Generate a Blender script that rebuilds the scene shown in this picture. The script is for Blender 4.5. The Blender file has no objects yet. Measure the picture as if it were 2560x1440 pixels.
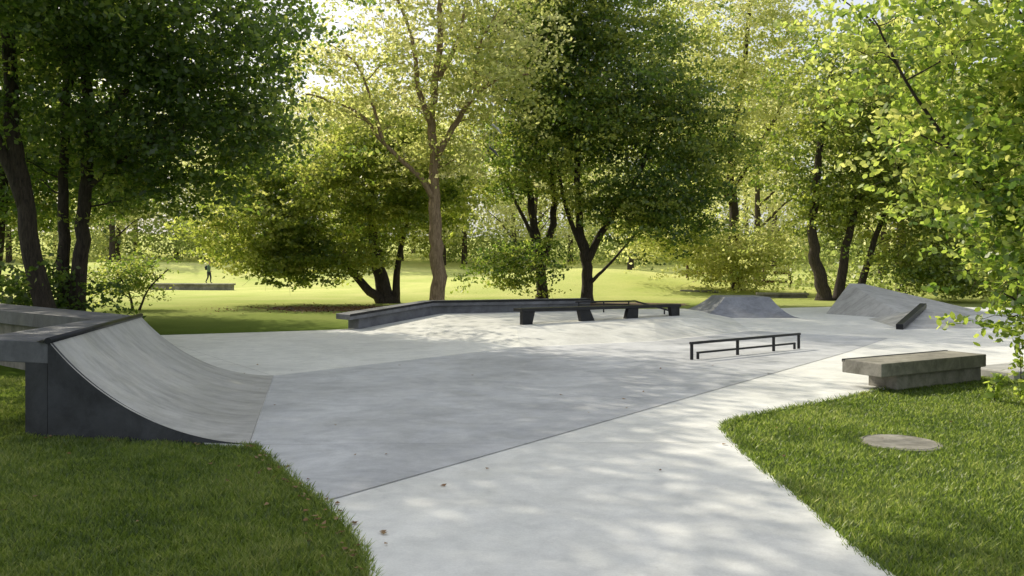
import bpy, bmesh, math
import numpy as np
from mathutils import Vector, Matrix
from mathutils.geometry import tessellate_polygon
rng = np.random.default_rng(11)
scene = bpy.context.scene
COL = scene.collection

# ------------------------------------------------------------------ materials
def mat_new(name):
    m = bpy.data.materials.new(name); m.use_nodes = True
    nt = m.node_tree
    for n in list(nt.nodes): nt.nodes.remove(n)
    out = nt.nodes.new('ShaderNodeOutputMaterial')
    return m, nt, out
def N(nt, t, **kw):
    n = nt.nodes.new(t)
    for k, v in kw.items(): setattr(n, k, v)
    return n
def noise(nt, vec, scale, detail=4, rough=0.55, dist=0.0):
    n = N(nt, 'ShaderNodeTexNoise'); n.inputs['Scale'].default_value = scale
    n.inputs['Detail'].default_value = detail; n.inputs['Roughness'].default_value = rough
    n.inputs['Distortion'].default_value = dist
    nt.links.new(vec, n.inputs['Vector']); return n.outputs['Fac']
def ramp(nt, fac, stops):
    r = N(nt, 'ShaderNodeValToRGB'); cr = r.color_ramp
    while len(cr.elements) < len(stops): cr.elements.new(0.5)
    for e, (p, c) in zip(cr.elements, stops):
        e.position = p; e.color = (c[0], c[1], c[2], 1)
    nt.links.new(fac, r.inputs['Fac']); return r.outputs['Color']
def mixc(nt, fac, a, b, mode='MIX'):
    m = N(nt, 'ShaderNodeMix', data_type='RGBA', blend_type=mode)
    if isinstance(fac, float): m.inputs[0].default_value = fac
    else: nt.links.new(fac, m.inputs[0])
    for s, v in ((6, a), (7, b)):
        if isinstance(v, tuple): m.inputs[s].default_value = (v[0], v[1], v[2], 1)
        else: nt.links.new(v, m.inputs[s])
    return m.outputs[2]

def concrete(name, col, var=0.16, stain=(0.6, 0.6, 0.62), rough=0.55, scale=1.0, ang=0.6, streak=1.7):
    m, nt, out = mat_new(name)
    geo = N(nt, 'ShaderNodeNewGeometry'); P = geo.outputs['Position']
    lo = tuple(c * (1 - var) for c in col); hi = tuple(min(1, c * (1 + var)) for c in col)
    big = ramp(nt, noise(nt, P, 0.42 * scale, 5, 0.6, 0.9), [(0.32, lo), (0.66, hi)])
    mp = N(nt, 'ShaderNodeMapping'); nt.links.new(P, mp.inputs['Vector'])
    mp.inputs['Rotation'].default_value = (0, 0, ang); mp.inputs['Scale'].default_value = (1, streak, 1)
    cl = ramp(nt, noise(nt, mp.outputs[0], 1.1 * scale, 10, 0.72, 0.7), [(0.36, stain), (0.56, (1, 1, 1))])
    c = mixc(nt, 0.75, big, cl, 'MULTIPLY')
    cl2 = ramp(nt, noise(nt, P, 4.5 * scale, 8, 0.75, 0.4), [(0.33, (.84, .84, .84)), (0.62, (1.05, 1.05, 1.04))])
    c = mixc(nt, 0.85, c, cl2, 'MULTIPLY')
    # thin trowel marks / hairline scuffs
    mp2 = N(nt, 'ShaderNodeMapping'); nt.links.new(P, mp2.inputs['Vector'])
    mp2.inputs['Rotation'].default_value = (0, 0, ang + 1.1); mp2.inputs['Scale'].default_value = (1.2, 14, 1)
    sc_ = ramp(nt, noise(nt, mp2.outputs[0], 2.5, 6, 0.7, 1.2), [(0.60, (1, 1, 1)), (0.72, (.84, .84, .85))])
    c = mixc(nt, 0.6, c, sc_, 'MULTIPLY')
    fine = ramp(nt, noise(nt, P, 60, 3, 0.7), [(0.3, (0.86, 0.86, 0.86)), (0.7, (1.06, 1.06, 1.06))])
    c = mixc(nt, 0.6, c, fine, 'MULTIPLY')
    sp = ramp(nt, noise(nt, P, 14, 5, 0.75), [(0.27, (0.62, 0.62, 0.6)), (0.36, (1, 1, 1))])
    c = mixc(nt, 0.6, c, sp, 'MULTIPLY')
    b = N(nt, 'ShaderNodeBsdfPrincipled'); nt.links.new(c, b.inputs['Base Color'])
    rr = N(nt, 'ShaderNodeMapRange'); nt.links.new(noise(nt, P, 3.0, 5, 0.6), rr.inputs[0])
    rr.inputs[1].default_value = 0.3; rr.inputs[2].default_value = 0.7
    rr.inputs[3].default_value = rough - 0.1; rr.inputs[4].default_value = rough + 0.15
    nt.links.new(rr.outputs[0], b.inputs['Roughness'])
    bp = N(nt, 'ShaderNodeBump'); bp.inputs['Strength'].default_value = 0.12; bp.inputs['Distance'].default_value = 0.01
    nt.links.new(noise(nt, P, 25, 6, 0.7), bp.inputs['Height']); nt.links.new(bp.outputs[0], b.inputs['Normal'])
    nt.links.new(b.outputs[0], out.inputs[0]); return m

def simple(name, col, rough=0.5, metal=0.0, var=0.2, sc=8.0, bump=0.0):
    m, nt, out = mat_new(name)
    geo = N(nt, 'ShaderNodeNewGeometry'); P = geo.outputs['Position']
    c = ramp(nt, noise(nt, P, sc, 5), [(0.3, tuple(x * (1 - var) for x in col)), (0.7, tuple(x * (1 + var) for x in col))])
    b = N(nt, 'ShaderNodeBsdfPrincipled'); nt.links.new(c, b.inputs['Base Color'])
    b.inputs['Roughness'].default_value = rough; b.inputs['Metallic'].default_value = metal
    if bump:
        bp = N(nt, 'ShaderNodeBump'); bp.inputs['Strength'].default_value = bump; bp.inputs['Distance'].default_value = 0.02
        nt.links.new(noise(nt, P, sc * 2, 5), bp.inputs['Height']); nt.links.new(bp.outputs[0], b.inputs['Normal'])
    nt.links.new(b.outputs[0], out.inputs[0]); return m

def leafmat(name, cols, trans, tw=0.5):
    m, nt, out = mat_new(name)
    at = N(nt, 'ShaderNodeAttribute', attribute_name='tone')
    n = len(cols)
    st = [(i / (n - 1), c) for i, c in enumerate(cols)]
    c = ramp(nt, at.outputs['Fac'], st)
    tc = ramp(nt, at.outputs['Fac'], [(i / (len(trans) - 1), t) for i, t in enumerate(trans)])
    d = N(nt, 'ShaderNodeBsdfDiffuse'); nt.links.new(c, d.inputs[0])
    t = N(nt, 'ShaderNodeBsdfTranslucent'); nt.links.new(tc, t.inputs[0])
    g = N(nt, 'ShaderNodeBsdfGlossy'); g.inputs['Roughness'].default_value = 0.45; g.inputs[0].default_value = (0.9, 0.9, 0.8, 1)
    a = N(nt, 'ShaderNodeMixShader'); a.inputs[0].default_value = tw
    nt.links.new(d.outputs[0], a.inputs[1]); nt.links.new(t.outputs[0], a.inputs[2])
    b = N(nt, 'ShaderNodeMixShader'); b.inputs[0].default_value = 0.05
    nt.links.new(a.outputs[0], b.inputs[1]); nt.links.new(g.outputs[0], b.inputs[2])
    nt.links.new(b.outputs[0], out.inputs[0]); return m

def barkmat(name, a, b_):
    m, nt, out = mat_new(name)
    geo = N(nt, 'ShaderNodeNewGeometry'); P = geo.outputs['Position']
    mp = N(nt, 'ShaderNodeMapping'); nt.links.new(P, mp.inputs['Vector']); mp.inputs['Scale'].default_value = (9, 9, 1.6)
    f = noise(nt, mp.outputs[0], 2.2, 7, 0.7, 0.4)
    c = ramp(nt, f, [(0.35, a), (0.65, b_)])
    b = N(nt, 'ShaderNodeBsdfPrincipled'); nt.links.new(c, b.inputs['Base Color']); b.inputs['Roughness'].default_value = 0.9
    bp = N(nt, 'ShaderNodeBump'); bp.inputs['Strength'].default_value = 0.8; bp.inputs['Distance'].default_value = 0.05
    nt.links.new(f, bp.inputs['Height']); nt.links.new(bp.outputs[0], b.inputs['Normal'])
    nt.links.new(b.outputs[0], out.inputs[0]); return m

def lawnmat():
    m, nt, out = mat_new('lawn')
    geo = N(nt, 'ShaderNodeNewGeometry'); P = geo.outputs['Position']
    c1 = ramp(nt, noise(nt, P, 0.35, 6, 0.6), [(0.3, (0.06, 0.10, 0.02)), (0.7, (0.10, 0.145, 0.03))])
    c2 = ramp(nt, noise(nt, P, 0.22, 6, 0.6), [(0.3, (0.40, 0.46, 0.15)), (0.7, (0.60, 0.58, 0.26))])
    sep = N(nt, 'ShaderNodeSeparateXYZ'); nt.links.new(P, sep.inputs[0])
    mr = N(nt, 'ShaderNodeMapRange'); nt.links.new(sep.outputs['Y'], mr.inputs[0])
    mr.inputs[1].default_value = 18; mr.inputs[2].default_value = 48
    c = mixc(nt, mr.outputs[0], c1, c2)  # lawn brightens with distance: overexposed sunlight painted into the far colour
    f = ramp(nt, noise(nt, P, 30, 5, 0.75), [(0.3, (0.6, 0.65, 0.55)), (0.7, (1.3, 1.3, 1.2))])
    c = mixc(nt, 0.9, c, f, 'MULTIPLY')
    dry = ramp(nt, noise(nt, P, 2.7, 6, 0.7), [(0.62, (0, 0, 0)), (0.78, (1, 1, 1))])
    c = mixc(nt, dry, c, (0.2, 0.17, 0.07))
    d = N(nt, 'ShaderNodeBsdfDiffuse'); nt.links.new(c, d.inputs[0])
    bp = N(nt, 'ShaderNodeBump'); bp.inputs['Strength'].default_value = 0.35; bp.inputs['Distance'].default_value = 0.05
    nt.links.new(noise(nt, P, 22, 6, 0.8), bp.inputs['Height']); nt.links.new(bp.outputs[0], d.inputs['Normal'])
    nt.links.new(d.outputs[0], out.inputs[0]); return m

M_light = concrete('concrete_light', (0.70, 0.70, 0.68), 0.09, (0.82, 0.83, 0.84))
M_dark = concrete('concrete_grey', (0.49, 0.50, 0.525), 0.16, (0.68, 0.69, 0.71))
M_ramp = concrete('concrete_ramp', (0.44, 0.435, 0.43), 0.15, (0.58, 0.58, 0.57), ang=-0.2, streak=3.5)
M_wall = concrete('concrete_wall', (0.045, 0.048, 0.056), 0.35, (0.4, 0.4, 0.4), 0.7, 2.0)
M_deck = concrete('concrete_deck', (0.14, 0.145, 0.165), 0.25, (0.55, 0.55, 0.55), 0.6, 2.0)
M_oldc = concrete('concrete_weathered', (0.26, 0.245, 0.215), 0.3, (0.45, 0.45, 0.4), 0.8, 3.0)
M_joint = simple('joint', (0.26, 0.26, 0.26), 0.9)
M_steel = simple('black_steel', (0.02, 0.021, 0.025), 0.42, 0.6, 0.4, 5)
M_soil = simple('soil', (0.10, 0.065, 0.038), 1.0, 0, 0.5, 12, 0.8)
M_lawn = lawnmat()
M_barkd = barkmat('bark_dark', (0.018, 0.013, 0.010), (0.075, 0.056, 0.042))
M_barkl = barkmat('bark_light', (0.14, 0.09, 0.055), (0.36, 0.26, 0.17))
M_leafd = leafmat('leaves_dark', [(0.016, 0.04, 0.013), (0.045, 0.09, 0.022), (0.11, 0.16, 0.03)],
                  [(0.07, 0.15, 0.02), (0.30, 0.45, 0.05), (0.82, 0.82, 0.18)], 0.52)
M_leafm = leafmat('leaves_mid', [(0.04, 0.075, 0.018), (0.10, 0.155, 0.03), (0.19, 0.22, 0.05)],
                  [(0.20, 0.32, 0.03), (0.62, 0.70, 0.11), (0.94, 0.90, 0.30)], 0.57)
M_leafl = leafmat('leaves_light', [(0.08, 0.12, 0.03), (0.17, 0.21, 0.06), (0.27, 0.26, 0.10)],
                  [(0.48, 0.58, 0.11), (0.90, 0.92, 0.32), (0.98, 0.94, 0.52)], 0.62)
M_leafb = leafmat('leaves_background', [(0.07, 0.11, 0.035), (0.24, 0.28, 0.10), (0.38, 0.37, 0.17)],
                  [(0.35, 0.45, 0.10), (0.92, 0.94, 0.38), (0.99, 0.96, 0.62)], 0.62)  # pale, washed-out tones: distance haze painted into the leaf colour
M_leafn = leafmat('leaves_near', [(0.03, 0.07, 0.013), (0.10, 0.17, 0.028), (0.20, 0.25, 0.05)],
                  [(0.16, 0.30, 0.03), (0.64, 0.80, 0.12), (0.96, 0.96, 0.30)], 0.56)
M_grass = leafmat('grass_blades', [(0.018, 0.04, 0.008), (0.045, 0.09, 0.016), (0.11, 0.15, 0.038)],
                  [(0.12, 0.22, 0.02), (0.50, 0.66, 0.10), (0.90, 0.92, 0.34)], 0.45)
M_dead = leafmat('dead_leaves', [(0.12, 0.05, 0.02), (0.22, 0.12, 0.05), (0.32, 0.22, 0.12)],
                 [(0.1, 0.04, 0.02), (0.2, 0.1, 0.04), (0.3, 0.2, 0.08)], 0.3)

# ------------------------------------------------------------------ mesh helpers
def empty(name, loc=(0, 0, 0)):
    e = bpy.data.objects.new(name, None); e.location = loc; e.empty_display_size = 0.2
    COL.objects.link(e); return e
def mesh_obj(name, verts, faces, mats, parent=None, smooth=False, midx=None):
    me = bpy.data.meshes.new(name); me.from_pydata([tuple(map(float, v)) for v in verts], [], faces); me.update()
    if not isinstance(mats, (list, tuple)): mats = [mats]
    for m in mats: me.materials.append(m)
    if midx is not None: me.polygons.foreach_set('material_index', midx)
    if smooth: me.polygons.foreach_set('use_smooth', [True] * len(me.polygons))
    bm = bmesh.new(); bm.from_mesh(me); bmesh.ops.recalc_face_normals(bm, faces=bm.faces); bm.to_mesh(me); bm.free()
    o = bpy.data.objects.new(name, me); COL.objects.link(o)
    if parent:
        o.parent = parent; o.matrix_parent_inverse = Matrix.Translation(parent.location).inverted()
    return o
def bevel(o, w=0.01, s=2):
    b = o.modifiers.new('bevel', 'BEVEL'); b.width = w; b.segments = s; b.limit_method = 'ANGLE'; b.angle_limit = 0.6
    return o
def prism(name, poly, z0, z1, mat, parent=None, bev=0.0):
    n = len(poly)
    top = [(p[0], p[1], p[2] if len(p) > 2 else z1) for p in poly]
    bot = [(p[0], p[1], (p[3] if len(p) > 3 else z0)) for p in poly]
    tris = tessellate_polygon([[Vector((p[0], p[1], 0)) for p in poly]])
    faces = [tuple(t) for t in tris] + [tuple(i + n for i in reversed(t)) for t in tris]
    faces += [(i, (i + 1) % n, (i + 1) % n + n, i + n) for i in range(n)]
    o = mesh_obj(name, top + bot, faces, mat, parent)
    if bev: 
        bm = bmesh.new(); bm.from_mesh(o.data)
        bmesh.ops.dissolve_limit(bm, angle_limit=0.02, verts=bm.verts, edges=bm.edges); bm.to_mesh(o.data); bm.free()
        bevel(o, bev)
    return o
def sheet(name, poly, z, mat, parent=None):
    tris = tessellate_polygon([[Vector((p[0], p[1], 0)) for p in poly]])
    o = mesh_obj(name, [(p[0], p[1], z) for p in poly], [tuple(t) for t in tris], mat, parent)
    for p in o.data.polygons:
        if p.normal.z < 0: p.flip()
    return o
def tube_geo(V, F, pts, rad, seg=8, cap=True):
    pts = [Vector(p) for p in pts]; base = len(V); k = len(pts)
    ref = Vector((0.31, 0.95, 0.05))
    for i, p in enumerate(pts):
        t = (pts[min(i + 1, k - 1)] - pts[max(i - 1, 0)]).normalized()
        r_ = ref if abs(t.dot(ref)) < 0.95 else Vector((1, 0, 0))
        u = t.cross(r_).normalized(); w = t.cross(u)
        for j in range(seg):
            a = 2 * math.pi * j / seg
            V.append(p + (u * math.cos(a) + w * math.sin(a)) * rad[i])
    for i in range(k - 1):
        for j in range(seg):
            a = base + i * seg + j; b = base + i * seg + (j + 1) % seg
            F.append((a, b, b + seg, a + seg))
    if cap:
        F.append(tuple(base + j for j in range(seg))); F.append(tuple(base + (k - 1) * seg + j for j in reversed(range(seg))))
def tube(name, pts, r, mat, parent=None, seg=12):
    V, F = [], []
    tube_geo(V, F, pts, [r] * len(pts), seg)
    o = mesh_obj(name, V, F, mat, parent)
    for p in o.data.polygons: p.use_smooth = len(p.vertices) == 4
    return o
def fast_polys(name, verts, k, tone, mat, parent=None, smooth=False):
    n = len(verts) // k
    me = bpy.data.meshes.new(name)
    me.vertices.add(n * k); me.vertices.foreach_set('co', np.ascontiguousarray(verts, dtype=np.float32).ravel())
    me.loops.add(n * k); me.loops.foreach_set('vertex_index', np.arange(n * k, dtype=np.int32))
    me.polygons.add(n); me.polygons.foreach_set('loop_start', np.arange(0, n * k, k, dtype=np.int32))
    me.update(calc_edges=True)
    a = me.attributes.new('tone', 'FLOAT', 'FACE'); a.data.foreach_set('value', np.clip(tone, 0.02, 0.98).astype(np.float32))
    me.materials.append(mat)
    o = bpy.data.objects.new(name, me); COL.objects.link(o)
    if parent:
        o.parent = parent; o.matrix_parent_inverse = Matrix.Translation(parent.location).inverted()
    return o
KITE = np.array([(0, 0), (0.42, 0.33), (1, 0), (0.42, -0.33)])
LEAF6 = np.array([(0, 0), (0.28, 0.27), (0.66, 0.26), (1, 0), (0.66, -0.26), (0.28, -0.27)])
def leaf_verts(c, size, up=0.9, templ=KITE):
    n_ = len(c)
    n = rng.normal(size=(n_, 3)) + np.array([0, 0, up]); n /= np.linalg.norm(n, axis=1)[:, None]
    t = np.cross(n, rng.normal(size=(n_, 3))); t /= np.linalg.norm(t, axis=1)[:, None]
    b = np.cross(n, t)
    tx = templ[:, 0][None, :, None] - 0.5; ty = templ[:, 1][None, :, None]
    v = c[:, None, :] + t[:, None, :] * tx * size[:, None, None] + b[:, None, :] * ty * size[:, None, None]
    v -= n[:, None, :] * (np.abs(ty) * 0.35 * size[:, None, None]) if len(templ) == 4 else 0
    return v.reshape(-1, 3)

def smooth_path(pts, n=5):
    P = [Vector(p) for p in pts]; out = []
    for i in range(len(P) - 1):
        p0 = P[max(i - 1, 0)]; p1 = P[i]; p2 = P[i + 1]; p3 = P[min(i + 2, len(P) - 1)]
        for s in range(n):
            t = s / n
            out.append(0.5 * ((2 * p1) + (-p0 + p2) * t + (2 * p0 - 5 * p1 + 4 * p2 - p3) * t * t + (-p0 + 3 * p1 - 3 * p2 + p3) * t ** 3))
    out.append(P[-1]); return out

def make_tree(name, limbs, blobs, leaf, lpc, clr, bark, lmat, tone0=0.45, templ=KITE, subs=9, up=0.9, branch_r=1.0, flare=1.35, tonev=0.2):
    base = limbs[0][0][0]
    e = empty(name, base)
    V, F = [], []; LP, LR = [], []
    for li, (pts, r0, r1) in enumerate(limbs):
        sp = smooth_path(pts, 6); k = len(sp)
        rad = [r0 + (r1 - r0) * (i / (k - 1)) ** 0.8 for i in range(k)]
        if flare and li < 3 and pts[0][2] < 0.3:
            rad[0] *= flare; rad[1] *= 1 + (flare - 1) * 0.35
        j = rng.normal(size=(k, 3)) * r0 * 0.10
        sp = [p + Vector(j[i]) for i, p in enumerate(sp)]
        tube_geo(V, F, sp, rad, 12 if r0 > 0.12 else 7)
        for i in range(int(k * 0.3) if pts[0][2] < 0.3 else 1, k): LP.append(np.array(sp[i])); LR.append(rad[i])
    C = []
    for c, r, n in blobs:
        d = rng.normal(size=(n, 3)); d /= np.linalg.norm(d, axis=1)[:, None]
        q = rng.random(n) ** (1 / 2.4)
        C.append(np.array(c) + d * q[:, None] * np.array(r))
    C = np.concatenate(C)
    LPa = np.array(LP)
    order = np.argsort([np.min(np.linalg.norm(LPa - c, axis=1)) for c in C])
    C = C[order]
    for c in C:
        A = np.array(LP); dd = c - A
        cost = np.linalg.norm(dd, axis=1) + np.maximum(0, A[:, 2] - c[2] + 0.2) * 1.6
        i = int(np.argmin(cost)); a = A[i]; L = np.linalg.norm(c - a)
        if L < 0.15: continue
        r0 = min(LR[i] * 0.7, (0.012 + 0.011 * L) * branch_r + 0.004)
        m1 = a + (c - a) * 0.35 + rng.normal(size=3) * 0.07 * L + np.array([0, 0, 0.06 * L])
        m2 = a + (c - a) * 0.7 + rng.normal(size=3) * 0.06 * L + np.array([0, 0, 0.07 * L])
        sp = smooth_path([a, m1, m2, c], 3)
        rad = [r0 * (1 - 0.75 * s / (len(sp) - 1)) for s in range(len(sp))]
        tube_geo(V, F, sp, rad, 5, False)
        for s in (3, 5, 7, 9):
            LP.append(np.array(sp[s])); LR.append(rad[s])
        for _ in range(3):
            s = int(rng.integers(5, len(sp))); q = sp[s]; d = Vector(rng.normal(size=3)) * clr * 0.7
            tube_geo(V, F, [q, q + d * 0.5 + Vector((0, 0, 0.05)), q + d], [rad[s] * 0.6 + .003, .006 * branch_r, .003], 4, False)
    mesh_obj('trunk', V, F, bark, e, True)
    nC = len(C)
    sc = (C[:, None, :] + rng.normal(size=(nC, subs, 3)) * np.array([1, 1, 0.62]) * clr * 0.8).reshape(-1, 3)
    ctone = np.repeat(rng.normal(size=nC) * tonev * 0.7, subs) + rng.normal(size=nC * subs) * tonev * 0.5
    L = max(4, lpc // subs)
    tilt = rng.normal(size=(len(sc), 3)) * 0.3
    off = rng.normal(size=(len(sc), L, 3)) * np.array([1, 1, 0.22]) * clr * 0.36
    off[:, :, 2] += (off * tilt[:, None, :]).sum(axis=2)
    lc = (sc[:, None, :] + off).reshape(-1, 3)
    tone = tone0 + np.repeat(ctone, L) + rng.normal(size=len(lc)) * 0.12
    size = leaf * rng.uniform(0.65, 1.3, len(lc))
    keep = lc[:, 2] > 0.15
    lc, tone, size = lc[keep], tone[keep], size[keep]
    fast_polys('foliage', leaf_verts(lc, size, up, templ), len(templ), tone, lmat, e)
    return e

# ------------------------------------------------------------------ terrain
def ground_z(x, y):
    x = np.asarray(x, float); y = np.asarray(y, float)
    z = -0.03 + np.zeros_like(x + y)
    z = z + np.clip(y - 60, 0, 60) ** 1.15 * 0.035
    z = z + 1.45 * np.exp(-((x - 5) / 10) ** 2 - ((y - 53) / 7) ** 2) * (1 / (1 + np.exp(-(y - 43) / 1.2)))
    z = z + 1.0 * np.exp(-((x + 38) / 16) ** 2 - ((y - 75) / 12) ** 2)
    r = np.hypot(x, y - 15)
    z = z + np.clip((r - 140) / 200, 0, 1) * 10
    return z
def axis(lo, hi, f0, f1, fine):
    a = list(np.arange(f0, f1 + 1e-6, fine)); s = fine
    while a[-1] < hi: s *= 1.25; a.append(a[-1] + s)
    s = fine
    while a[0] > lo: s *= 1.25; a.insert(0, a[0] - s)
    return np.array(a)
xs = axis(-450, 450, -50, 50, 1.0); ys = axis(-200, 600, -10, 100, 1.0)
XX, YY = np.meshgrid(xs, ys); ZZ = ground_z(XX, YY)
nx, ny = len(xs), len(ys)
gf = [(j * nx + i, j * nx + i + 1, (j + 1) * nx + i + 1, (j + 1) * nx + i) for j in range(ny - 1) for i in range(nx - 1)]
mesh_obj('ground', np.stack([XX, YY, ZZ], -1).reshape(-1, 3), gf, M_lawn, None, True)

# ------------------------------------------------------------------ concrete slab
OUT = [(-.5, -8), (-.5, 1), (-.62, 3.5), (-.774, 4.36), (-.885, 4.72), (-1.056, 5.15), (-1.343, 5.71), (-1.684, 6.24),
       (-2.006, 6.8), (-2.303, 7.31), (-2.48, 7.52), (-4.6, 7.97), (-5.5, 11.9), (-8.9, 18.9), (-8.4, 19.1), (-6.72, 19.77),
       (-4.17, 20.86), (-4.1, 22), (-2.5, 24.3), (2.5, 26), (6, 28.5), (12, 31.8), (17, 32), (22, 30), (24, 24), (17, 18.8), (12, 15.2),
       (8.5, 12.9), (6.9, 12.0), (5.35, 11.15), (4.16, 10.15), (3.07, 9.3), (2.517, 8.83), (2.27, 8.5), (2.18, 8.19), (2.116, 7.56),
       (2.087, 6.73), (2.09, 5.81), (2.06, 4.86), (2.09, 4.36), (2.2, 3.4), (2.6, -8)]
def chaikin(p, it=1):
    for _ in range(it):
        q = []
        for i in range(len(p)):
            a = np.array(p[i]); b = np.array(p[(i + 1) % len(p)])
            q += [tuple(a * .8 + b * .2), tuple(a * .2 + b * .8)]
        p = q
    return p
SLAB = chaikin(OUT, 2)
slab = prism('concrete_pavement', SLAB, -0.12, 0.0, M_light)
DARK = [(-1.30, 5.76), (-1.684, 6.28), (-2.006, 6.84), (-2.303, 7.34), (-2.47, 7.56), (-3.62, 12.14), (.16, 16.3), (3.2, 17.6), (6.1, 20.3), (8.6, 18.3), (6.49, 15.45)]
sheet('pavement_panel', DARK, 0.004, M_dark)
def strip(V, F, a, b, w, z):
    a = Vector((a[0], a[1])); b = Vector((b[0], b[1])); d = (b - a).normalized(); n = Vector((-d.y, d.x)) * w / 2
    k = len(V)
    V += [(a.x - n.x, a.y - n.y, z), (b.x - n.x, b.y - n.y, z), (b.x + n.x, b.y + n.y, z), (a.x + n.x, a.y + n.y, z)]
    F.append((k, k + 1, k + 2, k + 3))
V, F = [], []
for a, b in [((-1.32, 5.74), (6.49, 15.45)), ((-2.48, 7.56), (-3.64, 12.14)), ((-3.64, 12.14), (.16, 16.3)), ((.16, 16.3), (6.1, 20.3)),
             ((-3.64, 12.14), (-7.6, 17.5)), ((6.49, 15.45), (13, 20.5)), ((-6.6, 19.6), (-.1, 16.1)), ((-2.4, 7.5), (2.1, 7.62))]:
    strip(V, F, a, b, 0.006, 0.008)
mesh_obj('pavement_joints', V, F, M_joint)

# raised bank with plateau
ft = [(-4.05, 20.9), (.16, 16.35), (3.2, 17.65), (6.15, 20.5), (7.2, 26.5), (-2.3, 24.6)]
tp = [(-2.1, 23.4), (.1, 18.6), (3.5, 19.7), (5.2, 21.8), (5.6, 26), (-1.8, 24.9)]
V = [(x, y, -0.01) for x, y in ft] + [(x, y, 0.25) for x, y in tp]
F = [(i, (i + 1) % 6, (i + 1) % 6 + 6, i + 6) for i in range(6)] + [(6, 7, 8, 9, 10, 11)]
mesh_obj('skate_bank', V, F, concrete('concrete_bank', (0.62, 0.62, 0.59), 0.12, (0.76, 0.76, 0.76)))

# ------------------------------------------------------------------ quarter pipe
qp = empty('quarter_pipe', (-4.0, 9.9, 0))
N0 = np.array((-4.60, 7.93)); N1 = np.array((-2.48, 7.53)); F0 = np.array((-5.51, 11.85)); F1 = np.array((-3.62, 12.14))
H = 0.93; run = 2.13; R = (run ** 2 + H ** 2) / (2 * H)
def prof(u): return R - math.sqrt(R * R - (run * (1 - u)) ** 2)
V, F = [], []; K = 28; T = 6
for i in range(T + 1):
    t = i / T
    for j in range(K + 1):
        u = j / K; a = N0 + (F0 - N0) * t; b = N1 + (F1 - N1) * t; p = a + (b - a) * u
        V.append((p[0], p[1], prof(u) + 0.009))
for i in range(T):
    for j in range(K):
        a = i * (K + 1) + j; F.append((a, a + 1, a + K + 2, a + K + 1))
mesh_obj('riding_surface', V, F, M_ramp, qp, True)
for nm, A, B, sgn in (('near_side_wall', N0, N1, -1), ('far_side_wall', F0, F1, 1)):
    V, F = [], []
    for off in (0, 1):
        for j in range(K + 1):
            u = j / K; p = A + (B - A) * u
            V.append((p[0], p[1] - sgn * .06 * off + sgn * 0.004, prof(u) + 0.004)); V.append((p[0], p[1] - sgn * .06 * off + sgn * 0.004, -0.1))
    n = 2 * (K + 1)
    for j in range(K):
        for o_ in (0, n): F.append((o_ + 2 * j, o_ + 2 * j + 1, o_ + 2 * j + 3, o_ + 2 * j + 2))
        F.append((2 * j, 2 * j + 2, n + 2 * j + 2, n + 2 * j))
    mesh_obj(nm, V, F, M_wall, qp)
DA = [(-4.60, 7.93), (-5.51, 11.85), (-10.05, 15.7), (-13.0, 18.2), (-13.7, 17.4), (-8.57, 13.4), (-5.86, 11.24), (-5.56, 8.25)]
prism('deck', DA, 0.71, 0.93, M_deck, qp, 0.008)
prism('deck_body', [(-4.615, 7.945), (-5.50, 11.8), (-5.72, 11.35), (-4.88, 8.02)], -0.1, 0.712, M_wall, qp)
prism('ledge_body', [(-5.6, 11.78), (-10.0, 15.5), (-13.0, 18.0), (-13.3, 17.6), (-8.65, 13.6), (-5.9, 11.45)], -0.1, 0.712, M_oldc, qp)
tube('coping', [(-4.585, 7.90, .94), (-5.505, 11.87, .94)], 0.032, M_steel, qp)
cd = (F0 - N0) / np.linalg.norm(F0 - N0); cn = np.array((-cd[1], cd[0]))
p = [N0 + cn * .03 , F0 + cn * .03, F0 + cn * .10 - cd * .1, N0 + cn * .10]
prism('coping_edge', [tuple(q) for q in p], 0.925, 0.934, M_steel, qp)

# ------------------------------------------------------------------ long ledge on the bank
ll = empty('skate_ledge', (-1, 23.5, 0))
fr = [(-4.15, 20.5, .40), (-2.29, 23.2, .62), (2.44, 24.8, .62)]
bk = [(-4.62, 21.0, .40), (-2.62, 23.75, .62), (2.34, 25.4, .62)]
def slab_run(name, fr, bk, th, ins, mat, parent, zb=None):
    V, F = [], []
    for a, b in zip(fr, bk):
        a = Vector(a); b = Vector(b); d = (b - a).normalized() * ins
        a2 = a + d; b2 = b - d
        bot = (lambda q: q.z - th) if zb is None else (lambda q: zb)
        V += [a2, b2, Vector((b2.x, b2.y, bot(b2))), Vector((a2.x, a2.y, bot(a2)))]
    for i in range(len(fr) - 1):
        for j in range(4):
            F.append((i * 4 + j, i * 4 + (j + 1) % 4, i * 4 + 4 + (j + 1) % 4, i * 4 + 4 + j))
    F += [(0, 1, 2, 3), tuple(len(V) - 4 + j for j in (3, 2, 1, 0))]
    return mesh_obj(name, V, F, mat, parent)
bevel(slab_run('top_slab', fr, bk, 0.14, 0, M_deck, ll), .006)
fb = [(-3.95, 20.85, .30), (-2.29, 23.2, .50), (2.44, 24.8, .50)]; bb = [(-4.42, 21.35, .30), (-2.62, 23.75, .5), (2.34, 25.4, .5)]
slab_run('body', fb, bb, 0.1, 0.09, M_deck, ll, -0.05)
e1 = [(x, y - .012, z + .012) for x, y, z in fr]; e2 = [(x + .02, y + .075, z + .012) for x, y, z in fr]
slab_run('steel_edge', e1, e2, 0.06, 0, M_steel, ll)

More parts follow.
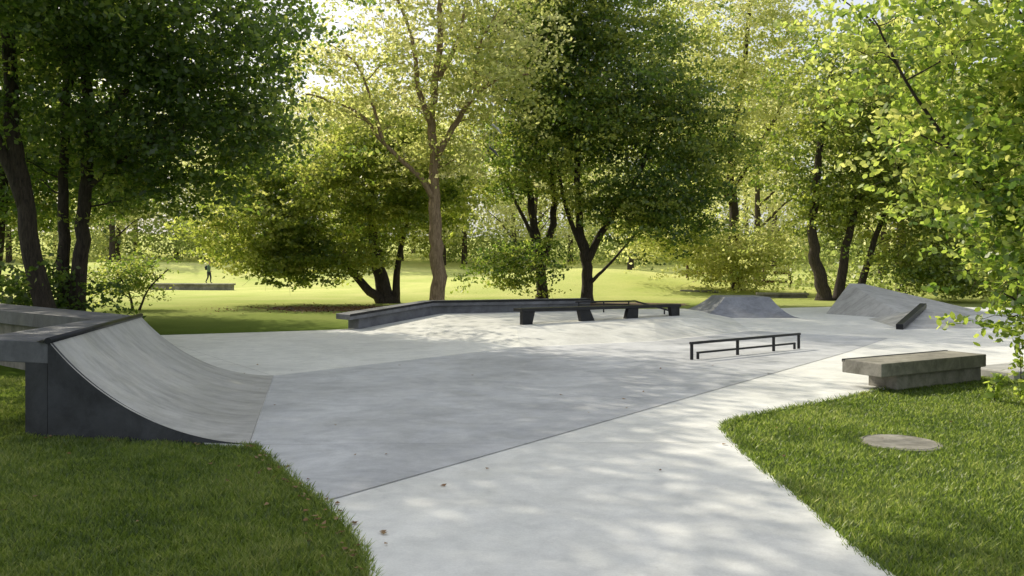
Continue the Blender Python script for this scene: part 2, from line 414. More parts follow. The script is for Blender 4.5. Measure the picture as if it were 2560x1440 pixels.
# handrail behind the bench
hr = empty('handrail', (3.2, 24, .25))
tube('bar', smooth_path([(1.9, 24.0, .56), (3.55, 24.0, .585), (3.75, 23.9, .57), (4.6, 22.9, .34)], 3), .025, M_steel, hr)
tube('bar_2', [(2.0, 24.0, .47), (3.5, 24.0, .49)], .018, M_steel, hr)
for i, (x, y, z) in enumerate([(2.0, 24, .56), (2.75, 24, .56), (3.5, 24, .56), (4.4, 23.1, .38)]):
    tube('post_%d' % (i + 1), [(x, y, .2), (x, y, z)], .022, M_steel, hr)

# ------------------------------------------------------------------ black skate bench
sb = empty('skate_bench', (.24, 19, .25))
A = Vector((.24, 19.0, 0)); B = Vector((4.76, 22.5, 0)); U = (B - A).normalized(); Nn = Vector((-U.y, U.x, 0)); Ln = (B - A).length
def bx(name, s0, s1, w0, w1, z0, z1, mat, parent, sh0=0, sh1=0, zs=0.0, A=A, U=U, Nn=Nn, bev=.006):
    V = []
    for z, sh in ((z0, 1), (z1, 0)):
        for s, w in ((s0 + (sh0 if sh else 0), w0), (s1 + (sh1 if sh else 0), w0), (s1 + (sh1 if sh else 0), w1), (s0 + (sh0 if sh else 0), w1)):
            q = A + U * s + Nn * w; V.append((q.x, q.y, z + zs * s))
    F = [(0, 1, 2, 3), (4, 5, 6, 7), (0, 1, 5, 4), (1, 2, 6, 5), (2, 3, 7, 6), (3, 0, 4, 7)]
    o = mesh_obj(name, V, F, mat, parent); bevel(o, bev); return o
bx('seat', 0, Ln, 0, .34, .56, .64, M_steel, sb, zs=-.012)
for i, (c, a, b) in enumerate([(.24, 0, -.10), (Ln * .36, .10, .2), (Ln * .67, -.12, -.02), (Ln - .22, .08, 0)]):
    bx('leg_%d' % (i + 1), c - .20, c + .18, .02, .14, .2, .559, M_steel, sb, a, b, zs=-.012)

# ------------------------------------------------------------------ flat bar rail
fr_ = empty('grind_rail', (3.17, 14.17, 0))
A2 = Vector((3.17, 14.17, 0)); B2 = Vector((5.76, 16.04, 0)); U2 = (B2 - A2).normalized(); N2 = Vector((-U2.y, U2.x, 0)); L2 = (B2 - A2).length
kw = dict(A=A2, U=U2, Nn=N2, bev=.005)
bx('top_bar', -.02, L2 + .02, -.025, .025, .275, .32, M_steel, fr_, **kw)
bx('low_bar', .16, L2 - .14, -.02, .02, .10, .135, M_steel, fr_, **kw)
for i, s in enumerate((0.02, L2 * .40, L2 * .74, L2 - .02)):
    bx('post_%d' % (i + 1), s - .022, s + .022, -.022, .022, .0, .276, M_steel, fr_, **kw)
for i, s in enumerate((0.18, L2 - .16)):
    bx('stub_%d' % (i + 1), s - .02, s + .02, -.019, .019, .0, .101, M_steel, fr_, **kw)

# ------------------------------------------------------------------ right concrete ledge
rl = empty('concrete_bench', (4.9, 10.7, 0))
A3 = Vector((4.88, 10.56, 0)); U3 = Vector((.875, .484, 0)).normalized(); N3 = Vector((-U3.y, U3.x, 0))
kw = dict(A=A3, U=U3, Nn=N3, bev=.01)
bx('top_slab', 0, 2.35, 0, .62, .20, .38, M_oldc, rl, **kw)
bx('base', .42, 2.34, .07, .52, -.05, .201, M_oldc, rl, **kw)
bx('steel_edge', 0.0, 2.33, .57, .626, .345, .386, M_steel, rl, A=A3, U=U3, Nn=N3, bev=.003)
bx('concrete_kerb', 2.75, 4.3, -.2, .5, -.05, .12, M_ramp, None, 0, 0, A=A3, U=U3, Nn=N3, bev=.03)

# ------------------------------------------------------------------ far obstacles
V, F = [], []; K = 9
for k in range(K + 1):
    s = k / K; f = s; z = .62 * s ** 1.9
    x0 = 5.86 + (6.95 - 5.86) * f; x1 = 9.1 + (8.42 - 9.1) * f; y0 = 25.2 + .9 * f; y1 = 29 - 1.2 * f
    V += [(x0, y0, z), (x1, y0, z), (x1, y1, z), (x0, y1, z)]
for k in range(K):
    for j in range(4): F.append((k * 4 + j, k * 4 + (j + 1) % 4, k * 4 + 4 + (j + 1) % 4, k * 4 + 4 + j))
F.append(tuple(K * 4 + j for j in range(4)))
mesh_obj('skate_spine', V, F, concrete('concrete_blue_grey', (0.22, 0.23, 0.26), 0.2, (0.6, 0.6, 0.6), 0.6, 2.0))
V = [(10.7, 27.3, -.01), (12.2, 24.4, -.01), (16.4, 27.2, -.01), (14, 31.2, -.01), (11.8, 28.0, 1.03), (12.5, 28.5, 1.0)]
F = [(0, 1, 4), (1, 2, 5, 4), (2, 3, 5), (3, 0, 4, 5)]
bevel(mesh_obj('skate_pyramid', V, F, M_ramp), .02)
rp = empty('skate_wedge', (11.6, 22.5, 0))
V = [(10.15, 20.9, -.01), (13.0, 21.2, -.01), (14.2, 24, -.01), (11.0, 24.8, -.01), (11.8, 23, .42)]
mesh_obj('wedge', V, [(0, 1, 4), (1, 2, 4), (2, 3, 4), (3, 0, 4)], M_ramp, rp)
a = Vector((10.05, 20.75, 0)); b = Vector((11.85, 23.05, .43)); n = Vector((.07, -.055, 0))
V = [a - n, a + n, b + n, b - n] + [q + Vector((0, 0, .14)) for q in (a - n, a + n, b + n, b - n)]
bevel(mesh_obj('steel_rail', V, [(0, 1, 2, 3), (4, 5, 6, 7), (0, 1, 5, 4), (1, 2, 6, 5), (2, 3, 7, 6), (3, 0, 4, 7)], M_steel, rp), .01)

# ------------------------------------------------------------------ manhole, soil, walls
V, F = [], []
for rr, z in ((.36, -.05), (.36, .012), (.335, .018), (.33, .008), (.32, .018), (0.0001, .02)):
    V += [(3.72 + rr * math.cos(a), 7.66 + rr * 1.0 * math.sin(a), z - .018) for a in np.linspace(0, 2 * math.pi, 40, endpoint=False)]
for k in range(5):
    for j in range(40): F.append((k * 40 + j, k * 40 + (j + 1) % 40, k * 40 + 40 + (j + 1) % 40, k * 40 + 40 + j))
mesh_obj('manhole_cover', V, F, M_oldc)
def blob(cx, cy, rx, ry, n=40):
    ph = rng.random(4) * 6
    return [(cx + rx * math.cos(a) * (1 + .12 * math.sin(3 * a + ph[0]) + .08 * math.sin(7 * a + ph[1])), cy + ry * math.sin(a) * (1 + .12 * math.sin(4 * a + ph[2]) + .07 * math.sin(9 * a + ph[3]))) for a in np.linspace(0, 2 * math.pi, n, endpoint=False)]
so = sheet('soil_patch', blob(-5.6, 31.0, 4.2, 1.8), -.022, M_soil)
sheet('soil_patch', blob(8.0, 9.6, 1.9, 1.4), -.022, M_soil)
sheet('soil_patch', blob(4.5, 34, 3.2, 1.8), -.022, M_soil)
def wallbox(name, x0, y0, x1, y1, w, z0, z1, mat, par=None):
    A_ = Vector((x0, y0, 0)); B_ = Vector((x1, y1, 0)); U_ = (B_ - A_).normalized(); N_ = Vector((-U_.y, U_.x, 0))
    return bx(name, 0, (B_ - A_).length, 0, w, z0, z1, mat, par, A=A_, U=U_, Nn=N_, bev=.02)
for (x0, y0, x1, y1, h) in ((-24.0, 53, -18.4, 52.2, .42), (9.4, 44.5, 11.3, 44, .25), (12.6, 41, 15, 40.5, .22)):
    w = empty('low_wall', (x0, y0, 0)); wallbox('body', x0, y0 + .1, x1, y1 + .1, .5, -.1, h - .12, M_oldc, w); wallbox('cap', x0 - .05, y0, x1 + .05, y1, .7, h - .119, h, M_oldc, w)
wf = empty('wooden_fence', (11, 50, 0)); M_wood = simple('wood', (.08, .05, .03), .9)
for i in range(5):
    x = 10.9 + i * 1.6; z = float(ground_z(x, 50)); wallbox('post_%d' % i, x, 50, x + .16, 50, .16, z - .1, z + 1.35, M_wood, wf)
wallbox('rail_1', 10.9, 49.95, 17.5, 49.95, .05, 1.05, 1.25, M_wood, wf); wallbox('rail_2', 10.9, 49.95, 17.5, 49.95, .05, .5, .68, M_wood, wf)

# ------------------------------------------------------------------ person
def person():
    bx_, by_ = -23.5, 62.0; gz = float(ground_z(bx_, by_))
    J = {'pel': (0, 0, .93, .13), 'wst': (0, 0, 1.08, .125), 'chs': (.02, 0, 1.30, .145), 'nk': (.04, 0, 1.46, .06), 'hd0': (.06, 0, 1.54, .075), 'hd1': (.065, 0, 1.63, .095), 'hd2': (.06, 0, 1.71, .07),
         'hl': (.02, .09, .88, .10), 'kl': (.12, .10, .50, .065), 'al': (.10, .10, .10, .042), 'tl': (.24, .11, .035, .032),
         'hr': (-.02, -.09, .88, .10), 'kr': (-.02, -.10, .50, .065), 'ar': (-.20, -.10, .12, .042), 'tr': (-.08, -.11, .04, .032),
         'sl': (.02, .19, 1.40, .06), 'el': (-.06, .24, 1.13, .045), 'wl': (.04, .24, .90, .03), 'ml': (.06, .24, .83, .03),
         'sr': (.02, -.19, 1.40, .06), 'er': (.02, -.25, 1.13, .045), 'wr': (.20, -.22, .98, .03), 'mr': (.27, -.22, .95, .03)}
    E = [('pel', 'wst'), ('wst', 'chs'), ('chs', 'nk'), ('nk', 'hd0'), ('hd0', 'hd1'), ('hd1', 'hd2'), ('pel', 'hl'), ('hl', 'kl'), ('kl', 'al'), ('al', 'tl'),
         ('pel', 'hr'), ('hr', 'kr'), ('kr', 'ar'), ('ar', 'tr'), ('chs', 'sl'), ('sl', 'el'), ('el', 'wl'), ('wl', 'ml'), ('chs', 'sr'), ('sr', 'er'), ('er', 'wr'), ('wr', 'mr')]
    for hnd, sg in (('ml', 0), ('mr', 1)):
        b = J[hnd]
        for f in range(5):
            nm = hnd + 'f%d' % f; ln = (.05, .075, .085, .078, .06)[f]
            dy = (f - 2) * .018
            if sg == 0: J[nm] = (b[0] + (.045 if f == 0 else dy), b[1], b[2] - ln, .009)
            else: J[nm] = (b[0] + ln, b[1] + dy, b[2] - (.0 if f else -.03), .009)
            E.append((hnd, nm))
    keys = list(J); me = bpy.data.meshes.new('body')
    me.from_pydata([(bx_ + J[k][0], by_ + J[k][1], gz + J[k][2]) for k in keys], [(keys.index(a), keys.index(b)) for a, b in E], [])
    o = bpy.data.objects.new('body', me); COL.objects.link(o)
    o.modifiers.new('skin', 'SKIN')
    for i, k in enumerate(keys): me.skin_vertices[0].data[i].radius = (J[k][3], J[k][3] * (1.25 if k in ('chs', 'wst', 'pel') else 1)); me.skin_vertices[0].data[i].use_root = (i == 0)
    s = o.modifiers.new('sub', 'SUBSURF'); s.levels = 2; s.render_levels = 2
    dg = bpy.context.evaluated_depsgraph_get(); m2 = bpy.data.meshes.new_from_object(o.evaluated_get(dg))
    bpy.data.objects.remove(o)
    mats = [simple('skin', (.45, .27, .19), .5), simple('jacket', (.10, .16, .10), .8), simple('trousers', (.02, .025, .04), .9), simple('shoes', (.03, .03, .03), .6), simple('hair', (.03, .02, .015), .6)]
    m2.materials.clear()
    for m in mats: m2.materials.append(m)
    for p in m2.polygons:
        c = p.center; z = c.z - gz; x = c.x - bx_; y = abs(c.y - by_)
        k = 0
        if z < .09: k = 3
        elif z < .92 and y < .2: k = 2
        elif z < 1.47 and not (y > .2 and z < .93) and not (x > .2): k = 1
        elif z > 1.66 or (z > 1.56 and x < .05): k = 4
        p.material_index = k; p.use_smooth = True
    o = bpy.data.objects.new('body', m2); COL.objects.link(o)
    e = empty('walking_person', (bx_, by_, gz)); o.parent = e; o.matrix_parent_inverse = Matrix.Translation(e.location).inverted()
    V, F = [], []
    tube_geo(V, F, [(bx_ + .155, by_, gz + 1.65), (bx_ + .18, by_, gz + 1.61)], [.01, .016], 6)
    for s_ in (-1, 1): tube_geo(V, F, [(bx_ + .06, by_ + s_ * .09, gz + 1.60), (bx_ + .05, by_ + s_ * .105, gz + 1.65)], [.015, .02], 6)
    mesh_obj('face_features', V, F, mats[0], e)
    V, F = [], []
    tube_geo(V, F, [(bx_ - .14, by_ + .02, gz + 1.38), (bx_ - .2, by_ + .02, gz + 1.25), (bx_ - .17, by_ + .02, gz + 1.05)], [.09, .14, .10], 8)
    mesh_obj('backpack', V, F, mats[2], e, True)
person()

# ------------------------------------------------------------------ trees
make_tree('maple_tree', [([(-11.3, 19.6, -.1), (-11.9, 19.6, 3), (-12.2, 19.5, 5.5), (-12.1, 19.2, 9.5), (-11.8, 19, 12)], .26, .09),
                         ([(-11.9, 19.6, 3.0), (-13.0, 19.0, 6.5), (-14, 18, 10)], .17, .05)],
          [((-13.0, 18.5, 9.6), (3.8, 4.6, 3.6), 80)], .15, 300, .85, M_barkd, M_leafd, .32)
make_tree('maple_tree', [([(-12.1, 21.6, -.1), (-12.1, 21.6, 2), (-12.0, 21.4, 4), (-11.7, 21, 7), (-11.3, 20, 10)], .20, .07),
                         ([(-11.75, 21.5, -.1), (-11.6, 21.5, 2), (-11.3, 21.3, 4.5), (-11.0, 20.6, 8), (-10.6, 19.8, 10.5)], .25, .08),
                         ([(-11.2, 21.2, 5.0), (-9.6, 20.2, 6.2), (-7.6, 19, 7.0)], .11, .03),
                         ([(-11.5, 21.4, 3.6), (-10.0, 21.0, 4.6), (-8.4, 20.5, 5.2)], .09, .02),
                         ([(-11.9, 21.2, 6.0), (-10.3, 20.0, 8.2), (-8.5, 18.2, 9.4)], .12, .03)],
          [((-8.7, 19.4, 8.2), (4.1, 4.6, 2.4), 96), ((-7.6, 20, 6.0), (2.4, 3, 1.6), 34), ((-11.5, 22.0, 5.5), (3, 3, 2), 40), ((-9.4, 21.6, 4.2), (2.0, 1.6, 1.0), 14), ((-12.4, 21, .9), (1.2, .8, .7), 8)], .15, 300, .8, M_barkd, M_leafd, .38)
make_tree('maple_tree', [([(-18.5, 27, -.1), (-18.3, 27, 4), (-18.4, 26.5, 9), (-18, 26, 14)], .33, .1),
                         ([(-17.2, 26.4, -.1), (-16.8, 26.4, 4), (-16.2, 26, 9)], .22, .06)],
          [((-17.5, 26, 9.5), (6, 5, 5), 110), ((-15.5, 27, 4.8), (3.5, 3, 1.8), 45)], .19, 260, 1.0, M_barkd, M_leafd, .5)
# trees standing left of the view that shade the near pavement
make_tree('maple_tree', [([(-13.5, 12, -.1), (-13.3, 12, 3.5), (-12.2, 12, 7), (-11, 12, 10)], .30, .06), ([(-13.1, 12, 4), (-11, 12.2, 7.5), (-8.5, 12.2, 9.2)], .14, .04)],
          [((-10.3, 12.3, 9.4), (3.8, 4.0, 2.4), 70), ((-13, 11, 8), (3.5, 3.5, 3), 50)], .2, 190, .85, M_barkd, M_leafd, .4)
make_tree('maple_tree', [([(-13.0, 6.0, -.1), (-12.8, 6, 3), (-12.5, 6, 6.5), (-12.4, 6, 10)], .28, .06)],
          [((-11.5, 6.5, 7.6), (4.2, 4.0, 3.0), 100)], .2, 230, .95, M_barkd, M_leafd, .4)
# shrub by the left trunks
make_tree('shrub', [([(-14.2, 30, -.1), (-14.4, 30, .7), (-15, 30, 1.6)], .06, .02), ([(-14.0, 30, -.1), (-13.6, 30, .8), (-12.8, 29.8, 1.5)], .05, .02)],
          [((-14.6, 30, 1.2), (1.7, 1.2, .9), 26)], .12, 150, .5, M_barkd, M_leafd, .6)
# low tree centre-left
make_tree('linden_tree', [([(-5.5, 35.5, -.1), (-5.9, 35.5, 1.6), (-6.2, 35.4, 3.6), (-6.0, 35.2, 7)], .42, .09),
                          ([(-5.6, 35.3, -.1), (-6.6, 35.1, .9), (-7.7, 34.8, 2.2), (-8.8, 34.2, 3.6)], .26, .06),
                          ([(-5.2, 35.5, -.1), (-5.0, 35.4, 2.0), (-4.4, 35.2, 4.2)], .22, .05)],
          [((-7.8, 34.8, 4.7), (3.8, 3.4, 2.1), 74), ((-10.6, 33.6, 2.9), (2.6, 2, 1.5), 34), ((-4.2, 34.6, 4.8), (2.8, 3, 2.4), 48), ((-8.2, 33.8, 2.1), (3.0, 1.6, .8), 22), ((-9.4, 33.4, 1.5), (1.4, 1, .7), 8), ((-6.0, 35.5, 7.2), (3.4, 3, 1.8), 44), ((-11.2, 35, 5.4), (2.4, 2, 1.2), 20)], .17, 270, .7, M_barkd, M_leafm, .44, tonev=.32)
# main tall oak with light bark
make_tree('oak_tree', [([(-2.77, 30, -.1), (-2.8, 30, 2), (-2.92, 30, 4.1), (-2.92, 30, 5.8), (-3.0, 30, 7.2), (-2.75, 29.9, 9.6), (-2.6, 29.6, 13), (-2.4, 29.5, 16)], .31, .06),
                       ([(-2.9, 30, 4.0), (-3.4, 29.7, 4.9), (-4.7, 29.2, 6.1), (-5.6, 29, 7.2), (-7.4, 28.6, 7.8)], .13, .03),
                       ([(-4.7, 29.2, 6.1), (-5.1, 29, 7.6), (-5.6, 28.8, 8.9), (-6.6, 28.6, 9.6)], .08, .02),
                       ([(-2.85, 30, 5.7), (-2.2, 29.9, 6.8), (-1.4, 29.6, 7.9), (-.4, 29.4, 8.5), (.6, 29, 8.6)], .15, .03),
                       ([(-3.0, 30, 6.9), (-3.5, 29.8, 8.3), (-3.7, 29.6, 10.0), (-4.6, 29.2, 12.5)], .15, .04),
                       ([(-2.8, 30, 8.6), (-2.0, 30, 10.2), (-1.6, 30, 12.5)], .12, .03),
                       ([(-1.4, 29.6, 7.9), (-1.2, 29.2, 9.6), (-.4, 29, 11)], .07, .02)],
          [((-3.2, 30.6, 12.5), (5.2, 3.8, 4.2), 74), ((-5.9, 29, 8.2), (2.8, 2.4, 1.9), 30), ((-.3, 29, 8.4), (2.2, 2.2, 2.0), 26), ((-3.2, 30.2, 6.0), (2.6, 1.8, 1.6), 16), ((-3, 30.6, 9), (3.8, 2.4, 2), 18)],
          .17, 170, .75, M_barkl, M_leafl, .5, tonev=.28)
# two dark trees behind
make_tree('beech_tree', [([(1.35, 36.5, -.1), (1.3, 36.5, 1.9), (.9, 36.4, 4.2), (.4, 36.2, 7.5), (.2, 36, 12)], .30, .08),
                         ([(1.35, 36.4, 1.5), (1.9, 36.2, 4), (1.8, 36, 7), (2.2, 36, 11)], .22, .06),
                         ([(1.2, 36.4, 2.4), (.0, 36, 4.8), (-1.2, 35.6, 7)], .12, .03)],
          [((.8, 35.8, 9.5), (4.0, 4, 5.2), 120), ((1.3, 35.6, 14), (5, 4, 4), 50), ((.6, 35.2, 1.8), (1.7, 1.2, .8), 14)], .17, 280, .85, M_barkd, M_leafd, .55, tonev=.3)
make_tree('beech_tree', [([(3.3, 35.5, -.1), (3.3, 35.5, 1.9), (3.0, 35.5, 3.4), (2.9, 35.4, 6.5), (3.2, 35.2, 12)], .30, .08),
                         ([(3.3, 35.5, 1.8), (4.3, 35.2, 3.7), (5.6, 34.9, 5.8), (6.4, 34.6, 8.5)], .20, .05),
                         ([(3.2, 35.5, 2.2), (2.3, 35.2, 4.4), (1.9, 35, 7)], .15, .04),
                         ([(3.5, 35.4, .9), (4.3, 35.2, 1.7), (5.4, 35, 3.0)], .10, .03)],
          [((5.0, 34.8, 8.4), (4.6, 4, 4.6), 140), ((4.0, 35, 13.5), (5, 4, 4.2), 60), ((6.8, 34.5, 3.7), (2.3, 2, 1.5), 30), ((8.2, 35, 6.5), (2, 2, 2.2), 24)], .17, 280, .85, M_barkd, M_leafd, .55, tonev=.3)
# right-hand middle trees
make_tree('ash_tree', [([(13.0, 46, -.1), (12.8, 46, 4), (12.6, 46, 8), (13.2, 45.6, 13), (13.5, 45, 18)], .38, .08),
                       ([(12.7, 46, 6), (15, 45.5, 10), (17, 45, 14)], .18, .05), ([(12.7, 46, 5), (10.5, 45.5, 9), (9.5, 45, 13)], .18, .05)],
          [((12.5, 45, 13), (5.5, 4.5, 7), 140), ((12.6, 45, 2.5), (3.0, 2, 2.2), 45), ((9.0, 46, 3.6), (3.2, 2, 1.8), 30)], .19, 260, 1.0, M_barkd, M_leafl, .5)
make_tree('ash_tree', [([(14.9, 38, -.1), (14.4, 38, 1.8), (14.2, 37.8, 4), (14.6, 37.5, 8), (15, 37, 12)], .36, .08),
                       ([(15.6, 38.3, -.1), (15.9, 38, 2.5), (16.6, 37.6, 6), (17.5, 37, 10)], .28, .06), ([(16.6, 38.5, -.1), (17.4, 38.2, 3), (18.6, 38, 7)], .22, .06)],
          [((16.4, 37, 8.2), (4.6, 4, 4.8), 120), ((18.5, 37.5, 4.2), (4.5, 3, 2.6), 64), ((20, 36, 1.5), (4, 2, 1.1), 30)], .18, 270, .95, M_barkd, M_leafm, .36, tonev=.28)
# near right tree
make_tree('hornbeam_tree', [([(9.4, 11.6, -.1), (9.3, 11.5, 2), (9.0, 11.3, 4), (8.8, 11.0, 7), (8.4, 10.6, 9.5)], .20, .05),
                            ([(9.2, 11.4, 1.3), (7.8, 11.0, 1.9), (6.4, 10.7, 2.6), (5.3, 10.5, 3.9), (4.7, 10.4, 4.9)], .06, .010),
                            ([(9.3, 11.5, 1.0), (7.9, 10.3, 1.2), (6.5, 9.8, 1.15), (5.9, 9.6, 1.35)], .035, .008),
                            ([(9.1, 11.3, 3.2), (7.4, 10.9, 4.6), (5.9, 10.5, 5.8)], .08, .015),
                            ([(9.0, 11.2, 3.8), (7.8, 9.8, 5.4), (6.6, 8.8, 6.4)], .08, .015)],
          [((7.3, 10.5, 4.5), (3.0, 2.2, 1.9), 170), ((6.9, 10.2, 2.6), (1.7, 1.7, 1.2), 70), ((8.2, 10.4, 7.2), (3.2, 3.0, 2.0), 50), ((6.6, 9.7, 1.3), (.75, .7, .45), 22), ((8.5, 10.8, 1.8), (2, 1.5, 1.2), 34)],
          .10, 150, .40, M_barkd, M_leafn, .44, LEAF6, 6, .8, .6, tonev=.34)
V, F, LC = [], [], []
sh = empty('sapling', (7.0, 9.6, 0))
for i in range(26):
    x = 5.8 + rng.random() * 1.6; y = 8.8 + rng.random() * 1.2; h = .25 + rng.random() * .55
    p = [(x, y, -.05), (x + rng.normal() * .06, y, h * .5), (x + rng.normal() * .15, y + rng.normal() * .1, h)]
    tube_geo(V, F, p, [.008, .006, .003], 5, False)
    for s in smooth_path(p, 10): LC.append(np.array(s) + rng.normal(size=(5, 3)) * .05)
mesh_obj('stems', V, F, M_barkd, sh)
LC = np.concatenate(LC); LC = LC[LC[:, 2] > .03]
fast_polys('foliage', leaf_verts(LC, .09 * rng.uniform(.6, 1.2, len(LC)), .8, LEAF6), 6, rng.normal(size=len(LC)) * .2 + .5, M_leafn, sh)

# distant woodland: one object
def woodland():
    V, F = [], []; C = []; S = []; T = []
    spots = []
    for i in range(32): spots.append((-75 + i * 4.8 + rng.normal() * 1.2, 92 + rng.normal() * 5, 17 + rng.random() * 5))
    for i in range(34): spots.append((-95 + i * 5.8 + rng.normal() * 1.5, 112 + rng.normal() * 5, 22 + rng.random() * 6))
    for i in range(8): spots.append((24 + i * 3.5, 50 + i * 4 + rng.normal() * 3, 15 + rng.random() * 5))
    spots += [(11, 74, 18), (19, 62, 17), (26, 40, 15), (31, 30, 14), (-8, 84, 17), (2, 80, 16), (-30, 88, 16), (-43, 86, 17), (-18, 86, 16)]
    for (x, y, h) in spots:
        z = float(ground_z(x, y)); lean = rng.normal() * .6
        sp = smooth_path([(x, y, z - .2), (x + lean * .3, y, z + h * .35), (x + lean, y, z + h * .8)], 4)
        tube_geo(V, F, sp, [.36 * (1 - .8 * i / (len(sp) - 1)) for i in range(len(sp))], 7, False)
        for _ in range(7):
            k = int(rng.integers(2, len(sp))); q = sp[k]; a = rng.random() * 6.28; l = h * .24
            tube_geo(V, F, [q, q + Vector((math.cos(a) * l * .5, math.sin(a) * l * .5, l * .5)), q + Vector((math.cos(a) * l, math.sin(a) * l, l * .8))], [.12, .07, .03], 5, False)
        nc = 60
        d = rng.normal(size=(nc, 3)); d /= np.linalg.norm(d, axis=1)[:, None]
        c = np.array((x + lean * .6, y, z + h * .55)) + d * (rng.random(nc) ** .4)[:, None] * np.array((h * .28, h * .26, h * .45))
        t0 = rng.normal() * .16 + .55
        ct = np.repeat(rng.normal(size=nc) * .14, 74)
        l = (c[:, None, :] + rng.normal(size=(nc, 74, 3)) * np.array((1, 1, .6)) * h * .042).reshape(-1, 3)
        kk = l[:, 2] > z + .3; l = l[kk]; ct = ct[kk]
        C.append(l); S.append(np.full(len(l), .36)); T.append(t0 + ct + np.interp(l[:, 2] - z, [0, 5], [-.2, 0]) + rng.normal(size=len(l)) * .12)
    for i in range(130):
        x = -95 + i * 1.5 + rng.normal(); y = 96 + rng.normal() * 4 + abs(x) * -.05; z = float(ground_z(x, y)); hh = rng.uniform(1.5, 4.0)
        l = np.array((x, y, z + hh)) + rng.normal(size=(560, 3)) * np.array((1.6, 1.3, hh * .6))
        l = l[l[:, 2] > z]
        C.append(l); S.append(np.full(len(l), .40)); T.append(.14 + rng.normal(size=len(l)) * .13 + rng.normal() * .15)
    for i in range(26):
        x = 17 + i * .9; y = 46 + rng.normal() * 2 ; z = float(ground_z(x, y))
        l = np.array((x, y, z + .9)) + rng.normal(size=(300, 3)) * np.array((1.2, 1.2, .9))
        l = l[l[:, 2] > z]
        C.append(l); S.append(np.full(len(l), .25)); T.append(.08 + rng.normal(size=len(l)) * .1)
    C = np.concatenate(C); S = np.concatenate(S); T = np.concatenate(T)
    e = empty('distant_trees', (0, 85, 0))
    mesh_obj('trunks', V, F, M_barkd, e, True)
    fast_polys('foliage', leaf_verts(C, S * rng.uniform(.6, 1.3, len(C)), .8), 4, T, M_leafb, e)
woodland()

# ------------------------------------------------------------------ hanging sneakers
def shoe(V, F, o, yaw, pitch, s=.30):
    rings = [(0, .0, .045, .075), (.12, 0, .05, .10), (.3, 0, .05, .085), (.55, 0, .05, .055), (.8, 0, .058, .042), (.95, 0, .045, .03), (1, 0, .02, .015)]
    M = Matrix.Translation(o) @ Matrix.Rotation(yaw, 4, 'Z') @ Matrix.Rotation(pitch, 4, 'Y')
    b = len(V)
    for t, _, w, h in rings:
        for j in range(8):
            a = 2 * math.pi * j / 8
            V.append(M @ Vector((t * s, math.cos(a) * w, h * .5 + math.sin(a) * h * .5)))
    for i in range(len(rings) - 1):
        for j in range(8): F.append((b + i * 8 + j, b + i * 8 + (j + 1) % 8, b + i * 8 + 8 + (j + 1) % 8, b + i * 8 + 8 + j))
    F.append(tuple(b + j for j in range(8)))
M_shoe = simple('shoe_canvas', (.5, .5, .48), .8); M_shoe2 = simple('shoe_dark', (.08, .08, .09), .8)
for (x, z, zt, m) in ((-.72, 5.75, 7.9, M_shoe2), (-.62, 6.55, 8.0, M_shoe)):
    e = empty('hanging_sneakers', (x, 28, z)); V, F = [], []
    shoe(V, F, Vector((x - .1, 28, z)), .5, .5); shoe(V, F, Vector((x + .05, 28.05, z - .1)), -.4, .8)
    mesh_obj('shoes', V, F, m, e, True)
    tube('laces', [(x - .08, 28, z + .05), (x, 28.9, zt), (x + .07, 28.05, z)], .006, M_shoe, e, 5)

# ------------------------------------------------------------------ grass blades
def inside(px, py, poly):
    c = np.zeros(len(px), bool); n = len(poly)
    for i in range(n):
        x0, y0 = poly[i]; x1, y1 = poly[(i + 1) % n]
        if y0 == y1: continue
        m = ((y0 > py) != (y1 > py)) & (px < (x1 - x0) * (py - y0) / (y1 - y0) + x0)
        c ^= m
    return c
def grass(n, x0, x1, y0, y1):
    d = np.exp(rng.uniform(math.log(y0), math.log(y1), n)); x = rng.uniform(x0, x1, n)
    k = (~inside(x, d, SLAB)) & (np.abs(x) < d * .72 + .8) & (np.hypot(x - 3.72, d - 7.66) > .34) & (~((x < -3) & inside(x, d, [(-4.6, 7.93), (-2.4, 7.5), (-3.6, 12.2), (-5.5, 11.9), (-5.7, 11.3), (-4.9, 8)])))
    return x[k], d[k]
a = grass(400000, -9, 0, 3.7, 12); b = grass(380000, 1.9, 10, 3.7, 15)
# tufts leaning over the slab edge
ei = rng.integers(2, len(OUT) - 1, 9000); et = rng.random(9000)
EP = np.array(OUT + [OUT[0]]); ex = EP[ei] + (EP[ei + 1] - EP[ei]) * et[:, None] + rng.normal(size=(9000, 2)) * .02
ek = (ex[:, 1] > 3.6) & (ex[:, 1] < 11.3) & (ex[:, 0] > -2.6) & ~((ex[:, 0] < 2.0) & (ex[:, 1] > 7.7)); ex = ex[ek]
gx = np.concatenate([a[0], b[0], ex[:, 0]]); gy = np.concatenate([a[1], b[1], ex[:, 1]]); n = len(gx)
base = np.stack([gx, gy, np.full(n, -.035)], 1)
ph = .5 + .5 * np.sin(gx * 2.1 + 1.3 * np.sin(gy * 1.7)) * np.sin(gy * 2.6 + gx)
ph2 = .5 + .5 * np.sin(gx * 9 + 3 * np.sin(gy * 6.0)) * np.sin(gy * 11 + gx * 3)
hgt = rng.uniform(.018, .048, n) * (.65 + .5 * ph + .4 * ph2) + .012; wd = .0016 + .0005 * gy
hgt[-len(ex):] = rng.uniform(.045, .085, len(ex))
ang = rng.uniform(0, 2 * math.pi, n); la = rng.uniform(0, 2 * math.pi, n); ll_ = rng.uniform(.1, 1.1, n) * hgt
w = np.stack([np.cos(ang), np.sin(ang), np.zeros(n)], 1) * wd[:, None]
tip = base + np.stack([np.cos(la) * ll_, np.sin(la) * ll_, hgt], 1)
mid = base * .5 + tip * .5; mid[:, 2] += hgt * .12
gv = np.stack([base - w, base + w, mid + w * .8, tip, mid - w * .8], 1).reshape(-1, 3)
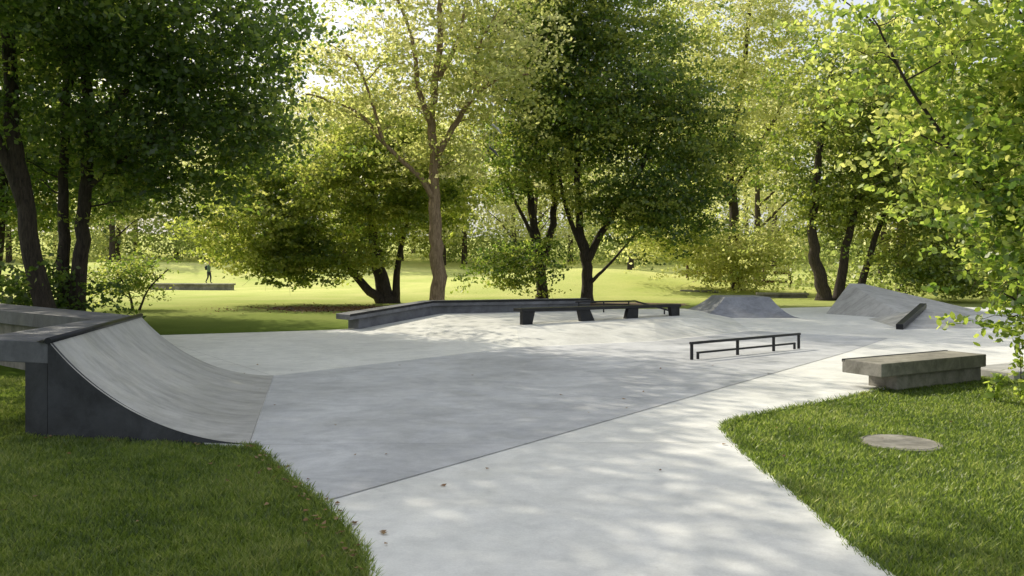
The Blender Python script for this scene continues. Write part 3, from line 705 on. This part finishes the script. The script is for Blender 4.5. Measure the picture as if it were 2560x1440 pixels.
fast_polys('grass', gv, 5, .42 + .3 * (ph - .5) + .25 * (ph2 - .5) + rng.normal(size=n) * .2, M_grass)

# fallen leaves
n = 170
t = rng.random(n); idx = rng.integers(3, 11, n)
P0 = np.array(OUT)[idx]; P1 = np.array(OUT)[idx + 1]
e = P0 + (P1 - P0) * t[:, None] + rng.normal(size=(n, 2)) * np.array((.12, .1)) + np.array((-.05, 0))
e = e[:90]
more = np.stack([rng.uniform(-5, 5, 120), rng.uniform(4.4, 14, 120)], 1)
e = np.concatenate([e, more]); ins = inside(e[:, 0], e[:, 1], SLAB); e = e[(~ins) | (rng.random(len(e)) < .35)]
ins = inside(e[:, 0], e[:, 1], SLAB)
c = np.stack([e[:, 0], e[:, 1], np.where(ins, .016, .02)], 1)
fast_polys('fallen_leaves', leaf_verts(c, rng.uniform(.03, .065, len(c)), 6.0), 4, rng.random(len(c)), M_dead)
n = 2000
c = np.stack([-5.6 + rng.normal(size=n) * 2.4, 31.0 + rng.normal(size=n) * 1.2, np.full(n, .0)], 1)
fast_polys('leaf_litter', leaf_verts(c, rng.uniform(.06, .12, n), 3.0), 4, rng.random(n), M_dead)

# ------------------------------------------------------------------ light
AZ, EL = math.radians(-48), math.radians(38)
S = Vector((math.sin(AZ) * math.cos(EL), math.cos(AZ) * math.cos(EL), math.sin(EL)))
ld = bpy.data.lights.new('sun', 'SUN'); ld.energy = 5.0; ld.angle = math.radians(.6); ld.color = (1, .92, .74)
lo = bpy.data.objects.new('sun', ld); COL.objects.link(lo); lo.rotation_euler = (-S).to_track_quat('-Z', 'Y').to_euler(); lo.location = (0, 0, 40)
w = bpy.data.worlds.new('World'); scene.world = w; w.use_nodes = True; nt = w.node_tree
bg = nt.nodes['Background']; sky = nt.nodes.new('ShaderNodeTexSky'); sky.sky_type = 'NISHITA'; sky.sun_disc = False
sky.sun_elevation = EL; sky.sun_rotation = AZ; sky.dust_density = 5.0; sky.air_density = 1.0; sky.ozone_density = 1.0
hz = mixc(nt, 0.5, sky.outputs[0], (8.2, 8.4, 8.6))
nt.links.new(hz, bg.inputs[0]); bg.inputs[1].default_value = 0.15
cd_ = bpy.data.cameras.new('camera'); cam = bpy.data.objects.new('camera', cd_); COL.objects.link(cam)
cam.location = (0, 0, 1.7); cam.rotation_euler = (math.radians(90), 0, 0); cd_.sensor_width = 36; cd_.lens = 28.125; cd_.shift_y = -60 / 2560
cd_.clip_start = .05; cd_.clip_end = 2000
scene.camera = cam
scene.view_settings.view_transform = 'Standard'; scene.view_settings.look = 'None'; scene.view_settings.exposure = 0
